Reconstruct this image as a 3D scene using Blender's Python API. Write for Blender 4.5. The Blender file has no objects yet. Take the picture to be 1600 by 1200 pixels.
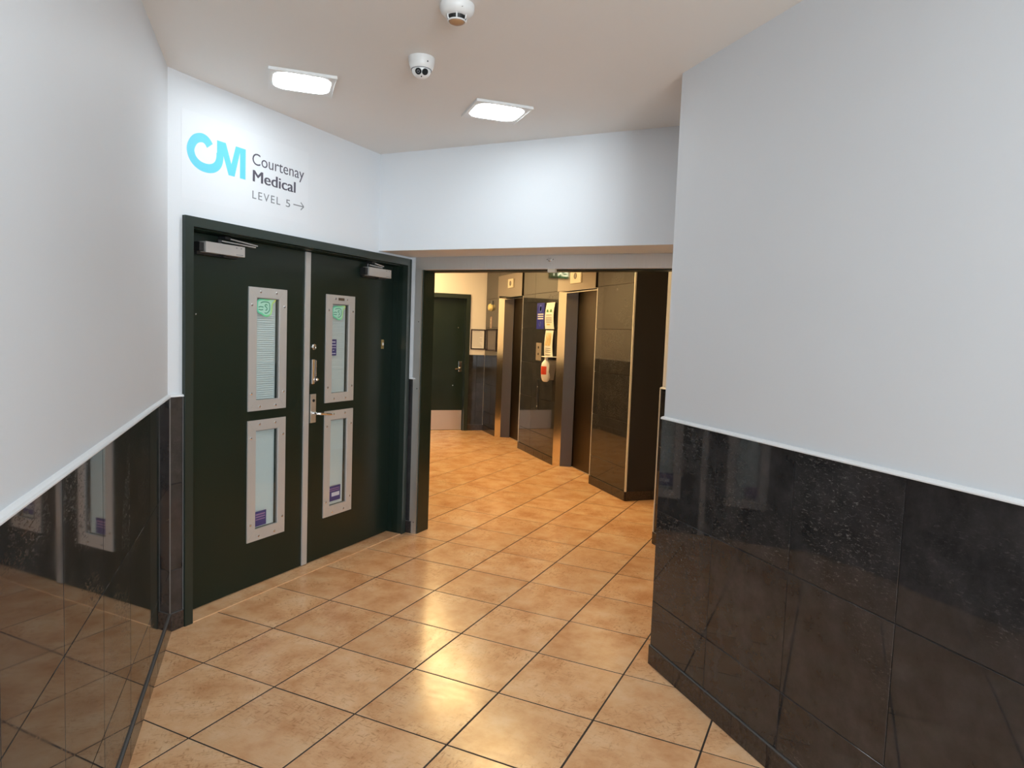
import bpy, bmesh, math, random
from mathutils import Matrix, Vector
random.seed(7)
R2 = math.sqrt(2)
sc = bpy.context.scene
col = sc.collection

# ------------------------------------------------------------ camera, world, exposure
cam_d = bpy.data.cameras.new('camera'); cam = bpy.data.objects.new('camera', cam_d); col.objects.link(cam)
cam_d.sensor_width = 36.0; cam_d.lens = 36.0 * 1079.13 / 1600.0
cam_d.clip_start = 0.02; cam_d.clip_end = 60
rx = Vector((0.94291043, -0.33105434, 0.03637241)); dn = Vector((0.00982642, -0.08150986, -0.99662409)); fw = Vector((0.33290144, 0.94008466, -0.07360342))
m = Matrix.Identity(4)
for i in range(3):
    m[i][0] = rx[i]; m[i][1] = -dn[i]; m[i][2] = -fw[i]
m[2][3] = 1.51324
cam.matrix_world = m
sc.camera = cam
w = bpy.data.worlds.new('world'); sc.world = w; w.use_nodes = True
w.node_tree.nodes['Background'].inputs[0].default_value = (0, 0, 0, 1)
w.node_tree.nodes['Background'].inputs[1].default_value = 0.0
sc.view_settings.view_transform = 'Standard'; sc.view_settings.look = 'None'
sc.view_settings.exposure = 0.74; sc.view_settings.gamma = 1.0
sc.view_settings.use_curve_mapping = False
COOL = (0.86, 0.95, 1.0); L_COOL = 17.5          # corridor fittings
WARM = (1.0, 0.69, 0.30); L_WARM = 11.0           # lift lobby downlights
CEIL = 2.675
# added area light behind the viewer stands in for daylight; no glazing there
al = bpy.data.lights.new('rear_daylight_fill', 'AREA'); al.shape = 'RECTANGLE'; al.size = 1.9; al.size_y = 2.2; al.energy = 130.0; al.color = (0.80, 0.92, 1.0)
alo = bpy.data.objects.new('rear_daylight_fill', al); col.objects.link(alo); alo.location = (0.625, -3.9, 1.35); alo.rotation_euler = (math.radians(90), 0, 0)

# ------------------------------------------------------------ helpers
class Fr:                                  # a wall frame: x along the wall (viewer's right), y into it, z up
    def __init__(s, ox, oy, deg, oz=0.0): s.o = (ox, oy, oz); s.deg = deg
    def at(s, x, y=0.0, z=0.0):
        c, q = math.cos(math.radians(s.deg)), math.sin(math.radians(s.deg))
        return Fr(s.o[0] + x * c - y * q, s.o[1] + x * q + y * c, s.deg, s.o[2] + z)
    def put(s, ob): ob.location = s.o; ob.rotation_euler = (0, 0, math.radians(s.deg)); return ob
WORLD = Fr(0, 0, 0)
F_LEFT = Fr(-0.44, 0, 90)                  # local x = world y
F_RIGHT = Fr(1.69, 0, -90)                 # local x = -world y
F_DOOR = Fr(-2.87 / R2, 2.87 / R2, 45)     # local x = distance d along the diagonal
F_HEAD = Fr(3.865 / R2, 3.865 / R2, -45)   # local x = -n
F_ELEV = Fr(3.12, 0, -90)
F_BACK = Fr(0, 10.12, 0)

def link(ob, parent=None):
    col.objects.link(ob)
    if parent is not None: ob.parent = parent
    return ob
def empty(name, fr):
    o = bpy.data.objects.new(name, None); o.empty_display_size = 0.1
    link(o); fr.put(o); return o
def tag(o, label=None, cat=None, group=None, kind=None):
    if label: o['label'] = label
    if cat: o['category'] = cat
    if group: o['group'] = group
    if kind: o['kind'] = kind
    return o
def thing(name, fr, label, cat, group=None, kind=None): return tag(empty(name, fr), label, cat, group, kind)
def done(name, bm, mat, parent=None, fr=None, smooth=False, loc=None):
    me = bpy.data.meshes.new(name)
    bmesh.ops.recalc_face_normals(bm, faces=bm.faces)
    if smooth:
        for f in bm.faces: f.smooth = True
        for e in bm.edges:
            if len(e.link_faces) == 2 and e.calc_face_angle(0) > 0.6: e.smooth = False
    bm.to_mesh(me); bm.free()
    me.materials.append(mat)
    o = bpy.data.objects.new(name, me); link(o, parent)
    if fr: fr.put(o)
    if loc: o.location = loc
    return o
def NB(): return bmesh.new()
def box(bm, x0, x1, y0, y1, z0, z1):
    vs = [bm.verts.new(p) for p in ((x0,y0,z0),(x1,y0,z0),(x1,y1,z0),(x0,y1,z0),(x0,y0,z1),(x1,y0,z1),(x1,y1,z1),(x0,y1,z1))]
    for f in ((0,1,5,4),(1,2,6,5),(2,3,7,6),(3,0,4,7),(4,5,6,7),(3,2,1,0)): bm.faces.new([vs[i] for i in f])
    return vs
def bbox(bm, x0, x1, y0, y1, z0, z1, b=0.002):
    t = NB(); box(t, x0, x1, y0, y1, z0, z1)
    bmesh.ops.bevel(t, geom=t.edges[:], offset=b, segments=2, profile=0.6, affect='EDGES')
    me = bpy.data.meshes.new('tmp'); t.to_mesh(me); t.free(); bm.from_mesh(me); bpy.data.meshes.remove(me)
def prism(bm, pts, z0, z1):
    a = [bm.verts.new((x, y, z0)) for x, y in pts]; b = [bm.verts.new((x, y, z1)) for x, y in pts]
    n = len(pts); bm.faces.new(a[::-1]); bm.faces.new(b)
    for i in range(n): bm.faces.new((a[i], a[(i+1) % n], b[(i+1) % n], b[i]))
def vprism(bm, pts, y0, y1):               # outline in (x, z), extruded along y
    a = [bm.verts.new((x, y0, z)) for x, z in pts]; b = [bm.verts.new((x, y1, z)) for x, z in pts]
    n = len(pts); bm.faces.new(a); bm.faces.new(b[::-1])
    for i in range(n): bm.faces.new((a[i], a[(i+1) % n], b[(i+1) % n], b[i]))
def lathe(bm, prof, seg=24, axis='z', c=(0,0,0)):
    rings = []
    for r, h in prof:
        ring = []
        for k in range(seg):
            a = 2 * math.pi * k / seg
            if axis == 'z': p = (c[0] + r*math.cos(a), c[1] + r*math.sin(a), c[2] + h)
            else: p = (c[0] + r*math.cos(a), c[1] + h, c[2] + r*math.sin(a))
            ring.append(bm.verts.new(p))
        rings.append(ring)
    for i in range(len(rings)-1):
        for k in range(seg):
            bm.faces.new((rings[i][k], rings[i][(k+1)%seg], rings[i+1][(k+1)%seg], rings[i+1][k]))
    bm.faces.new(rings[0]); bm.faces.new(rings[-1][::-1])
def tube(bm, pts, r, seg=10):
    pts = [Vector(p) for p in pts]; rings = []
    for i, p in enumerate(pts):
        t = (pts[min(i+1, len(pts)-1)] - pts[max(i-1, 0)]).normalized()
        ref = Vector((0,0,1)) if abs(t.z) < 0.9 else Vector((1,0,0))
        a = t.cross(ref).normalized(); b = t.cross(a)
        rr = r[i] if isinstance(r, (list, tuple)) else r
        rings.append([bm.verts.new(p + a*rr*math.cos(2*math.pi*k/seg) + b*rr*math.sin(2*math.pi*k/seg)) for k in range(seg)])
    for i in range(len(rings)-1):
        for k in range(seg): bm.faces.new((rings[i][k], rings[i][(k+1)%seg], rings[i+1][(k+1)%seg], rings[i+1][k]))
    bm.faces.new(rings[0]); bm.faces.new(rings[-1][::-1])
def ribbon(bm, pts, wd, y0, y1):           # flat stroke in the (x, z) plane
    n = len(pts); L = []; Rr = []
    for i in range(n):
        a = Vector(pts[max(i-1,0)]); b = Vector(pts[min(i+1,n-1)]); t = (b-a).normalized(); q = Vector((-t.y, t.x))
        ww = (wd[i] if isinstance(wd, (list,tuple)) else wd) / 2; p = Vector(pts[i])
        L.append(p + q*ww); Rr.append(p - q*ww)
    for i in range(n-1):
        vprism(bm, [tuple(L[i]), tuple(Rr[i]), tuple(Rr[i+1]), tuple(L[i+1])], y0, y1)
def smooth_pts(P, k=6):
    out = []
    n = len(P)
    for i in range(n-1):
        p0, p1, p2, p3 = P[max(i-1,0)], P[i], P[i+1], P[min(i+2,n-1)]
        for j in range(k):
            t = j/k
            out.append(tuple(0.5*((2*p1[a]) + (-p0[a]+p2[a])*t + (2*p0[a]-5*p1[a]+4*p2[a]-p3[a])*t*t + (-p0[a]+3*p1[a]-3*p2[a]+p3[a])*t**3) for a in (0,1)))
    out.append(P[-1]); return out
def text_obj(s, x0, x1, z0, z1, y, mat, name, parent, off=0.0, spacing=1.0, thick=0.0006):
    cu = bpy.data.curves.new('t', 'FONT'); cu.body = s; cu.size = 1; cu.offset = off; cu.space_character = spacing; cu.extrude = 0.01
    cu.resolution_u = 4
    ob = bpy.data.objects.new('t', cu); col.objects.link(ob)
    bpy.context.view_layer.update()
    dg = bpy.context.evaluated_depsgraph_get()
    me = bpy.data.meshes.new_from_object(ob.evaluated_get(dg))
    bpy.data.objects.remove(ob); bpy.data.curves.remove(cu)
    xs = [v.co.x for v in me.vertices]; ys = [v.co.y for v in me.vertices]
    for v in me.vertices:
        X = x0 + (v.co.x - min(xs)) / (max(xs)-min(xs)) * (x1-x0); Z = z0 + (v.co.y - min(ys)) / (max(ys)-min(ys)) * (z1-z0)
        Y = y - (thick if v.co.z > 0 else 0)
        v.co = (X, Y, Z)
    me.materials.clear(); me.materials.append(mat); me.name = name
    o = bpy.data.objects.new(name, me); link(o, parent); return o

# ------------------------------------------------------------ materials
def mat(name, color=(0.5,)*3, rough=0.5, metal=0.0, coat=0.0, spec=0.5, emis=None, es=0.0):
    M = bpy.data.materials.new(name); M.use_nodes = True
    b = M.node_tree.nodes['Principled BSDF']
    b.inputs['Base Color'].default_value = (*color, 1); b.inputs['Roughness'].default_value = rough
    b.inputs['Metallic'].default_value = metal; b.inputs['Coat Weight'].default_value = coat
    b.inputs['Specular IOR Level'].default_value = spec
    if emis: b.inputs['Emission Color'].default_value = (*emis, 1); b.inputs['Emission Strength'].default_value = es
    return M
class NT:
    def __init__(s, M): s.t = M.node_tree; s.b = s.t.nodes['Principled BSDF']
    def n(s, typ, **kw):
        nd = s.t.nodes.new(typ)
        for k, v in kw.items():
            if k.startswith('i_'): nd.inputs[k[2:].replace('_', ' ')].default_value = v
            else: setattr(nd, k, v)
        return nd
    def l(s, a, b): s.t.links.new(a, b)
    def mapping(s, scale=(1,1,1), rot=(0,0,0), rand=True):
        tc = s.n('ShaderNodeTexCoord'); mp = s.n('ShaderNodeMapping'); mp.inputs['Scale'].default_value = scale; mp.inputs['Rotation'].default_value = rot
        if rand:
            oi = s.n('ShaderNodeObjectInfo'); mu = s.n('ShaderNodeMath', operation='MULTIPLY'); mu.inputs[1].default_value = 37.0
            s.l(oi.outputs['Random'], mu.inputs[0]); cb = s.n('ShaderNodeCombineXYZ')
            for k in range(3): s.l(mu.outputs[0], cb.inputs[k])
            ad = s.n('ShaderNodeVectorMath', operation='ADD'); s.l(tc.outputs['Object'], ad.inputs[0]); s.l(cb.outputs[0], ad.inputs[1]); s.l(ad.outputs[0], mp.inputs['Vector'])
        else: s.l(tc.outputs['Object'], mp.inputs['Vector'])
        return mp.outputs[0]
    def noise(s, vec, scale, detail=4, rough=0.5, dist=0.0):
        nd = s.n('ShaderNodeTexNoise'); s.l(vec, nd.inputs['Vector'])
        nd.inputs['Scale'].default_value = scale; nd.inputs['Detail'].default_value = detail; nd.inputs['Roughness'].default_value = rough; nd.inputs['Distortion'].default_value = dist
        return nd.outputs['Fac']
    def ramp(s, fac, stops):
        r = s.n('ShaderNodeValToRGB'); s.l(fac, r.inputs[0]); e = r.color_ramp.elements
        while len(e) < len(stops): e.new(0.5)
        for i, (p, c) in enumerate(stops):
            e[i].position = p; e[i].color = (*(c if isinstance(c, tuple) else (c,)*3), 1)
        return r.outputs[0]
    def mix(s, f, a, b, bt='MIX'):
        mx = s.n('ShaderNodeMix', data_type='RGBA', blend_type=bt)
        if isinstance(f, float): mx.inputs[0].default_value = f
        else: s.l(f, mx.inputs[0])
        for k, v in ((6, a), (7, b)):
            if isinstance(v, tuple): mx.inputs[k].default_value = (*v, 1)
            else: s.l(v, mx.inputs[k])
        return mx.outputs[2]
    def bump(s, h, strength=0.2, dist=0.001):
        b = s.n('ShaderNodeBump'); b.inputs['Strength'].default_value = strength; b.inputs['Distance'].default_value = dist
        s.l(h, b.inputs['Height']); s.l(b.outputs[0], s.b.inputs['Normal'])

def plaster(name, color):
    M = mat(name, color, 0.55, spec=0.35); t = NT(M); v = t.mapping(rand=False)
    a = t.noise(v, 1.3, 3); c = t.ramp(a, [(0.3, tuple(x*0.97 for x in color)), (0.7, color)])
    t.l(c, t.b.inputs['Base Color']); t.bump(t.noise(v, 90, 4), 0.12, 0.0008); return M
M_WALL = plaster('wall_paint', (0.72, 0.745, 0.775))
M_WALL_WARM = plaster('warm_lit_wall_paint', (0.82, 0.77, 0.73))  # white wall paint with the warm lobby light put into its colour
M_CEIL = plaster('ceiling_paint', (0.80, 0.79, 0.765))
def stone():
    M = mat('polished_dark_tile', (0.03,)*3, 0.12, spec=0.6); t = NT(M)
    v = t.mapping(scale=(1, 1, 1)); vs = t.mapping(scale=(1.0, 1.0, 2.6), rot=(0, 0.35, 0))
    base = t.ramp(t.noise(v, 9, 6, 0.65), [(0.25, (0.014, 0.0138, 0.0150)), (0.75, (0.048, 0.045, 0.046))])
    zone = t.ramp(t.noise(v, 1.7, 2), [(0.55, 0.0), (0.68, 1.0)])
    fl = t.ramp(t.noise(vs, 55, 6, 0.7, 1.0), [(0.56, 0.0), (0.70, 1.0)])
    mu = t.n('ShaderNodeMath', operation='MULTIPLY'); t.l(zone, mu.inputs[0]); t.l(fl, mu.inputs[1])
    t.l(t.mix(mu.outputs[0], base, (0.15, 0.148, 0.145)), t.b.inputs['Base Color'])
    smear = t.ramp(t.noise(vs, 3.2, 5, 0.6), [(0.3, 0.015), (0.75, 0.06)])
    ad = t.n('ShaderNodeMath', operation='MULTIPLY_ADD'); t.l(mu.outputs[0], ad.inputs[0]); ad.inputs[1].default_value = 0.3; t.l(smear, ad.inputs[2])
    t.l(ad.outputs[0], t.b.inputs['Roughness']); t.bump(mu.outputs[0], 0.25, 0.0006)
    return M
M_STONE = stone()
M_SKIRT = mat('skirting_tile', (0.04, 0.03, 0.027), 0.14); t = NT(M_SKIRT); v = t.mapping()
t.l(t.ramp(t.noise(v, 60, 5, 0.7), [(0.35, (0.02, 0.016, 0.015)), (0.7, (0.062, 0.045, 0.04))]), t.b.inputs['Base Color'])
M_JOINT = mat('pale_joint', (0.11, 0.105, 0.10), 0.6)
M_GROUT_D = mat('wall_grout', (0.02, 0.02, 0.022), 0.8)
M_GROUT_F = mat('floor_grout', (0.034, 0.024, 0.018), 0.85)
def floor_mat():
    M = mat('beige_floor_tile', (0.6, 0.42, 0.28), 0.2, spec=0.5); t = NT(M)
    v = t.mapping(scale=(1, 1, 1)); vs = t.mapping(scale=(1.0, 3.6, 1.0), rot=(0, 0, 0.5)); vt = t.mapping(scale=(3.2, 1.0, 1.0), rot=(0, 0, -0.35))
    base = t.ramp(t.noise(v, 5.5, 5, 0.6), [(0.30, (0.66, 0.335, 0.155)), (0.5, (0.80, 0.48, 0.26)), (0.72, (0.87, 0.60, 0.37))])
    sa = t.ramp(t.noise(vs, 30, 5, 0.65, 0.25), [(0.55, 0.0), (0.67, 1.0)])
    sb = t.ramp(t.noise(vt, 27, 5, 0.65, 0.25), [(0.56, 0.0), (0.69, 1.0)])
    zn = t.ramp(t.noise(v, 3.0, 2), [(0.4, 0.15), (0.62, 1.0)])
    mx = t.n('ShaderNodeMath', operation='MAXIMUM'); t.l(sa, mx.inputs[0]); t.l(sb, mx.inputs[1])
    mu = t.n('ShaderNodeMath', operation='MULTIPLY'); t.l(mx.outputs[0], mu.inputs[0]); t.l(zn, mu.inputs[1])
    m2 = t.n('ShaderNodeMath', operation='MULTIPLY'); t.l(mu.outputs[0], m2.inputs[0]); m2.inputs[1].default_value = 0.7
    c = t.mix(m2.outputs[0], base, (0.40, 0.17, 0.06))
    oi = t.n('ShaderNodeObjectInfo'); tint = t.ramp(oi.outputs['Random'], [(0.0, (0.90, 0.87, 0.84)), (1.0, (1.0, 1.0, 1.0))])
    t.l(t.mix(1.0, c, tint, 'MULTIPLY'), t.b.inputs['Base Color'])
    t.l(t.ramp(t.noise(vs, 7, 4), [(0.3, 0.15), (0.75, 0.25)]), t.b.inputs['Roughness'])
    t.bump(t.noise(vs, 12, 4), 0.15, 0.0010); return M
M_FLOOR = floor_mat()
M_GREEN = mat('dark_green_paint', (0.0062, 0.0155, 0.0098), 0.33, spec=0.4); t = NT(M_GREEN); v = t.mapping(rand=False); t.bump(t.noise(v, 120, 3), 0.08, 0.0006)
t.l(t.ramp(t.noise(v, 3, 4), [(0.3, 0.28), (0.7, 0.42)]), t.b.inputs['Roughness'])
M_GREEN_F = mat('green_frame_paint', (0.016, 0.026, 0.02), 0.35)
def brushed(name, color, rough, ax=(1, 1, 60)):
    M = mat(name, color, rough, metal=1.0); t = NT(M); v = t.mapping(scale=ax, rand=False)
    n = t.noise(v, 8, 3); t.l(t.ramp(n, [(0.3, rough*0.8), (0.7, rough*1.25)]), t.b.inputs['Roughness']); t.bump(n, 0.05, 0.0004); return M
M_ALU = brushed('brushed_aluminium', (0.60, 0.59, 0.575), 0.40, (60, 60, 1)); M_ALU.node_tree.nodes['Principled BSDF'].inputs['Metallic'].default_value = 0.45
M_STEEL = brushed('galvanised_steel', (0.74, 0.72, 0.69), 0.5, (40, 40, 1))
M_LIFT = brushed('lift_stainless', (0.93, 0.87, 0.79), 0.16, (60, 60, 1))
M_FASCIA = brushed('lift_fascia_steel', (0.36, 0.325, 0.29), 0.05, (1, 1, 1))
M_LIFTD = brushed('lift_door_steel', (0.105, 0.088, 0.074), 0.36, (60, 60, 1))
M_CHROME = mat('polished_chrome', (0.75, 0.75, 0.76), 0.14, metal=1)
M_BRASS = mat('brass', (0.72, 0.50, 0.22), 0.3, metal=1)
M_KICK = brushed('kick_plate_steel', (0.66, 0.58, 0.52), 0.42, (1, 60, 60))
M_BLACK = mat('black_plastic', (0.012,)*3, 0.4)
M_LENS = mat('lens_glass_black', (0.004,)*3, 0.06)
M_WPLAST = mat('white_plastic', (0.78, 0.78, 0.77), 0.35)
M_TRIM = mat('white_trim', (0.80, 0.81, 0.82), 0.4)
M_EDGE = mat('pale_edge_trim', (0.78, 0.75, 0.70), 0.35, metal=0.3)
M_CLOSER = mat('closer_cover_silver', (0.52, 0.50, 0.48), 0.35, metal=0.3)
M_GREYP = mat('grey_plastic', (0.16, 0.15, 0.14), 0.45)
M_BLIND = mat('white_blind_slat', (0.80, 0.82, 0.83), 0.5)
M_DIFF = mat('lit_diffuser', (0.9, 0.9, 0.9), 0.5, emis=COOL, es=L_COOL)
M_DOWN = mat('lit_downlight', (0.9, 0.9, 0.9), 0.5, emis=WARM, es=L_WARM)
M_CYAN = mat('cyan_vinyl', (0.13, 0.58, 0.72), 0.45)
M_CHAR = mat('charcoal_vinyl', (0.075, 0.07, 0.095), 0.5)
M_GREYV = mat('grey_vinyl', (0.18, 0.195, 0.21), 0.5)
M_SHEET = mat('clear_white_vinyl', (0.722, 0.747, 0.777), 0.55)
M_NAVY = mat('navy_print', (0.05, 0.045, 0.16), 0.4)
M_PALEP = mat('pale_print', (0.55, 0.55, 0.62), 0.5)
M_ROSEP = mat('rose_print', (0.30, 0.18, 0.30), 0.5)
M_BLUE = mat('blue_print', (0.012, 0.018, 0.30), 0.4)
M_BLUE_L = mat('light_blue_print', (0.10, 0.14, 0.62), 0.4)
M_PAPER = mat('white_paper', (0.78, 0.77, 0.74), 0.6)
M_PAPER_G = mat('grey_paper', (0.80, 0.79, 0.80), 0.6)
M_INK = mat('grey_ink', (0.25, 0.25, 0.27), 0.6)
M_YEL = mat('yellow_print', (0.72, 0.47, 0.07), 0.5)
M_GRN = mat('green_print', (0.07, 0.30, 0.10), 0.5)
M_RED = mat('red_print', (0.55, 0.05, 0.02), 0.4)
M_YPL = mat('yellow_plastic', (0.80, 0.68, 0.32), 0.4)
M_PINK = mat('copper_plate', (0.45, 0.32, 0.27), 0.35, metal=0.4)
M_CALL = mat('lift_call_steel', (0.42, 0.36, 0.30), 0.4, metal=0.5)
M_FRAME = mat('dark_picture_frame', (0.025, 0.015, 0.015), 0.4)
M_DULL = mat('smoky_panel', (0.12, 0.105, 0.115), 0.25)
M_IND = mat('ivory_plate', (0.66, 0.58, 0.46), 0.4)
M_SGREEN = mat('sticker_green', (0.16, 0.62, 0.33), 0.4); t = NT(M_SGREEN); tc = t.n('ShaderNodeTexCoord'); sp = t.n('ShaderNodeSeparateXYZ'); t.l(tc.outputs['Object'], sp.inputs[0])
mr = t.n('ShaderNodeMapRange'); t.l(sp.outputs[0], mr.inputs[0]); mr.inputs[1].default_value = -0.06; mr.inputs[2].default_value = 0.09
t.l(t.ramp(mr.outputs[0], [(0.0, (0.10, 0.55, 0.36)), (0.55, (0.20, 0.66, 0.30)), (1.0, (0.70, 0.70, 0.16))]), t.b.inputs['Base Color'])
M_SPALE = mat('sticker_pale_green', (0.40, 0.68, 0.55), 0.4)
M_SGREEN_D = mat('sticker_dark_green', (0.03, 0.22, 0.12), 0.4)
M_EXIT = mat('exit_face_green', (0.01, 0.10, 0.05), 0.4, emis=(0.02, 0.22, 0.11), es=0.12)
M_EXITW = mat('exit_letters', (0.8, 0.9, 0.85), 0.4, emis=(0.75, 1.0, 0.85), es=1.2)
M_THRESH = mat('threshold_stone', (0.60, 0.40, 0.24), 0.35)
M_BRONZE = mat('bronze', (0.14, 0.10, 0.07), 0.4, metal=0.5)
M_TAN = mat('smoke_chamber_tan', (0.42, 0.24, 0.12), 0.45)
def glass_mat():
    M = bpy.data.materials.new('clear_glass'); M.use_nodes = True; nt = M.node_tree
    for n in list(nt.nodes): nt.nodes.remove(n)
    o = nt.nodes.new('ShaderNodeOutputMaterial'); mx = nt.nodes.new('ShaderNodeMixShader'); tr = nt.nodes.new('ShaderNodeBsdfTransparent'); gl = nt.nodes.new('ShaderNodeBsdfGlossy')
    gl.inputs['Roughness'].default_value = 0.02; tr.inputs[0].default_value = (0.93, 0.96, 0.95, 1)
    lw = nt.nodes.new('ShaderNodeLayerWeight'); lw.inputs[0].default_value = 0.5
    pw = nt.nodes.new('ShaderNodeMath'); pw.operation = 'POWER'; pw.inputs[1].default_value = 4.0; nt.links.new(lw.outputs['Facing'], pw.inputs[0])
    fr = nt.nodes.new('ShaderNodeMath'); fr.operation = 'MULTIPLY_ADD'; fr.inputs[1].default_value = 0.9; fr.inputs[2].default_value = 0.04; nt.links.new(pw.outputs[0], fr.inputs[0])
    nt.links.new(fr.outputs[0], mx.inputs[0]); nt.links.new(tr.outputs[0], mx.inputs[1]); nt.links.new(gl.outputs[0], mx.inputs[2]); nt.links.new(mx.outputs[0], o.inputs[0])
    return M
M_GLASS = glass_mat()

# ------------------------------------------------------------ floor, ceiling
def P(n, d): return ((d - n) / R2, (d + n) / R2)
REG = {
 'a': [(-0.44, -4), (1.69, -4), (1.69, 2.715), (-0.44, 2.715)],
 'b': [(-0.44, 2.715), (1.69, 2.715), (2.6057, 3.6310), P(2.777, 4.41), (-0.44, 3.4873)],
 'c': [(-0.44, 3.4873), P(2.777, 4.26), P(2.87, 4.26), (-0.44, 3.6188)],
 'e': [P(2.777, 4.41), (2.6057, 3.6310), (2.69, 3.6310), (2.69, 5.577), (1.155, 5.577)],
 'f': [(2.69, 4.36), (4.5, 4.36), (4.5, 5.577), (2.69, 5.577)],
 'g': [(1.155, 5.577), (3.12, 5.577), (3.12, 10.12), (1.155, 10.12)],
 'h': [(3.12, 6.33), (3.305, 6.33), (3.305, 7.305), (3.12, 7.305)],
 'i': [(3.12, 8.492), (3.305, 8.492), (3.305, 9.489), (3.12, 9.489)],
 'j': [(1.93, 10.12), (2.80, 10.12), (2.80, 10.20), (1.93, 10.20)],
 'k': [P(2.87, 2.37), P(2.87, 4.187), P(2.985, 4.187), P(2.985, 2.37)],
}
def area(p): return 0.5 * sum(p[i][0]*p[(i+1)%len(p)][1] - p[(i+1)%len(p)][0]*p[i][1] for i in range(len(p)))
def clip(sub, cl):
    out = sub
    if area(cl) < 0: cl = cl[::-1]
    for i in range(len(cl)):
        ax, ay = cl[i]; bx, by = cl[(i+1) % len(cl)]
        side = lambda p: (bx-ax)*(p[1]-ay) - (by-ay)*(p[0]-ax)
        new = []
        for j in range(len(out)):
            p, q = out[j], out[(j+1) % len(out)]; sp_, sq = side(p), side(q)
            if sp_ >= 0: new.append(p)
            if (sp_ > 0 and sq < 0) or (sp_ < 0 and sq > 0):
                k = sp_ / (sp_ - sq); new.append((p[0] + (q[0]-p[0])*k, p[1] + (q[1]-p[1])*k))
        out = new
        if len(out) < 3: return []
    return out
bm = NB()
for k, pg in REG.items(): prism(bm, pg if area(pg) > 0 else pg[::-1], -0.06, -0.0014)
floor = tag(done('floor', bm, M_GROUT_F), 'glossy beige diagonal tile floor running from corridor to lifts', 'floor', kind='structure')
S = 0.42; GX, GY = -0.26049, 2.65018; JT = 0.0039
def tile_prism(bm, pts, z0, z1, ch=None):
    if area(pts) < 0: pts = pts[::-1]
    if ch:
        n = len(pts); cx = sum(p[0] for p in pts)/n; cy = sum(p[1] for p in pts)/n
        a = [bm.verts.new((x, y, z0)) for x, y in pts]; b = [bm.verts.new((x, y, z1-ch)) for x, y in pts]
        c = [bm.verts.new((x - math.copysign(ch, x-cx), y - math.copysign(ch, y-cy), z1)) for x, y in pts]
        for r0, r1 in ((a, b), (b, c)):
            for i in range(n): bm.faces.new((r0[i], r0[(i+1)%n], r1[(i+1)%n], r1[i]))
        bm.faces.new(c)
    else: prism(bm, pts, z0, z1)
full_mesh = None
h = S/2 - JT
# directions: a = (1,-1)/√2 , b = (1,1)/√2
for ia in range(-22, 26):
    for ib in range(-22, 26):
        cxg = GX + ((ia+.5) * S + (ib+.5) * S) / R2; cyg = GY + (-(ia+.5) * S + (ib+.5) * S) / R2
        if not (-1.2 < cxg < 5.2 and -4.4 < cyg < 10.6): continue
        sq = [(cxg + (sx*h + sy*h)/R2, cyg + (-sx*h + sy*h)/R2) for sx, sy in ((-1,-1),(1,-1),(1,1),(-1,1))]
        pcs = []
        for k, pg in REG.items():
            if k == 'k': continue
            c = clip(pg, sq)
            if len(c) >= 3 and abs(area(c)) > 2e-5: pcs.append(c)
        tot = sum(abs(area(c)) for c in pcs)
        if tot < 2e-4: continue
        dz = random.uniform(-0.0004, 0.0004)
        if tot > 4*h*h - 1e-4:
            if full_mesh is None:
                bm = NB(); tile_prism(bm, [(-h,-h),(h,-h),(h,h),(-h,h)], -0.008, 0.0, 0.0012)
                ob = done('floor_tile', bm, M_FLOOR, floor); full_mesh = ob.data
            else: ob = link(bpy.data.objects.new('floor_tile', full_mesh), floor)
            ob.location = (cxg, cyg, dz); ob.rotation_euler = (0, 0, -math.pi/4 + random.choice((0, 1, 2, 3))*math.pi/2)
        else:
            bm = NB()
            for c in pcs: prism(bm, [(x-cxg, y-cyg) for x, y in (c if area(c) > 0 else c[::-1])], -0.008, 0)
            done('floor_tile', bm, M_FLOOR, floor, loc=(cxg, cyg, dz))

bm = NB(); prism(bm, [(-0.6,-4.12), (1.84,-4.12), (1.84,2.5), (4.7,3.4), (4.7,10.4), (1.0,10.4), (1.0,5.3), (-0.6,3.8)], CEIL, CEIL+0.12)
tag(done('ceiling', bm, M_CEIL), 'flat pale ceiling above the corridor', 'ceiling', kind='structure')

# ------------------------------------------------------------ walls
_tm = {}
def wall_tile(parent, x0, x1, z0, z1, y=0.0, th=0.009, mt=None, name='wall_tile', gap=0.0012):
    x0 += gap; x1 -= gap; z0 += gap; z1 -= gap; mt = mt or M_STONE
    key = (round(x1-x0, 4), round(z1-z0, 4), th, mt.name)
    if key not in _tm:
        bm = NB(); W_, H_ = x1-x0, z1-z0; c = 0.0012
        A = [bm.verts.new(p) for p in ((0,th,0),(W_,th,0),(W_,th,H_),(0,th,H_))]
        B = [bm.verts.new(p) for p in ((0,c,0),(W_,c,0),(W_,c,H_),(0,c,H_))]
        C_ = [bm.verts.new(p) for p in ((c,0,c),(W_-c,0,c),(W_-c,0,H_-c),(c,0,H_-c))]
        for r0, r1 in ((A,B),(B,C_)):
            for i in range(4): bm.faces.new((r0[i], r0[(i+1)%4], r1[(i+1)%4], r1[i]))
        bm.faces.new(C_); bm.faces.new(A[::-1])
        o = done(name, bm, mt, parent); _tm[key] = o.data
    else: o = link(bpy.data.objects.new(name, _tm[key]), parent)
    o.location = (x0, y + random.uniform(0, 0.0003), z0); return o
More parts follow.
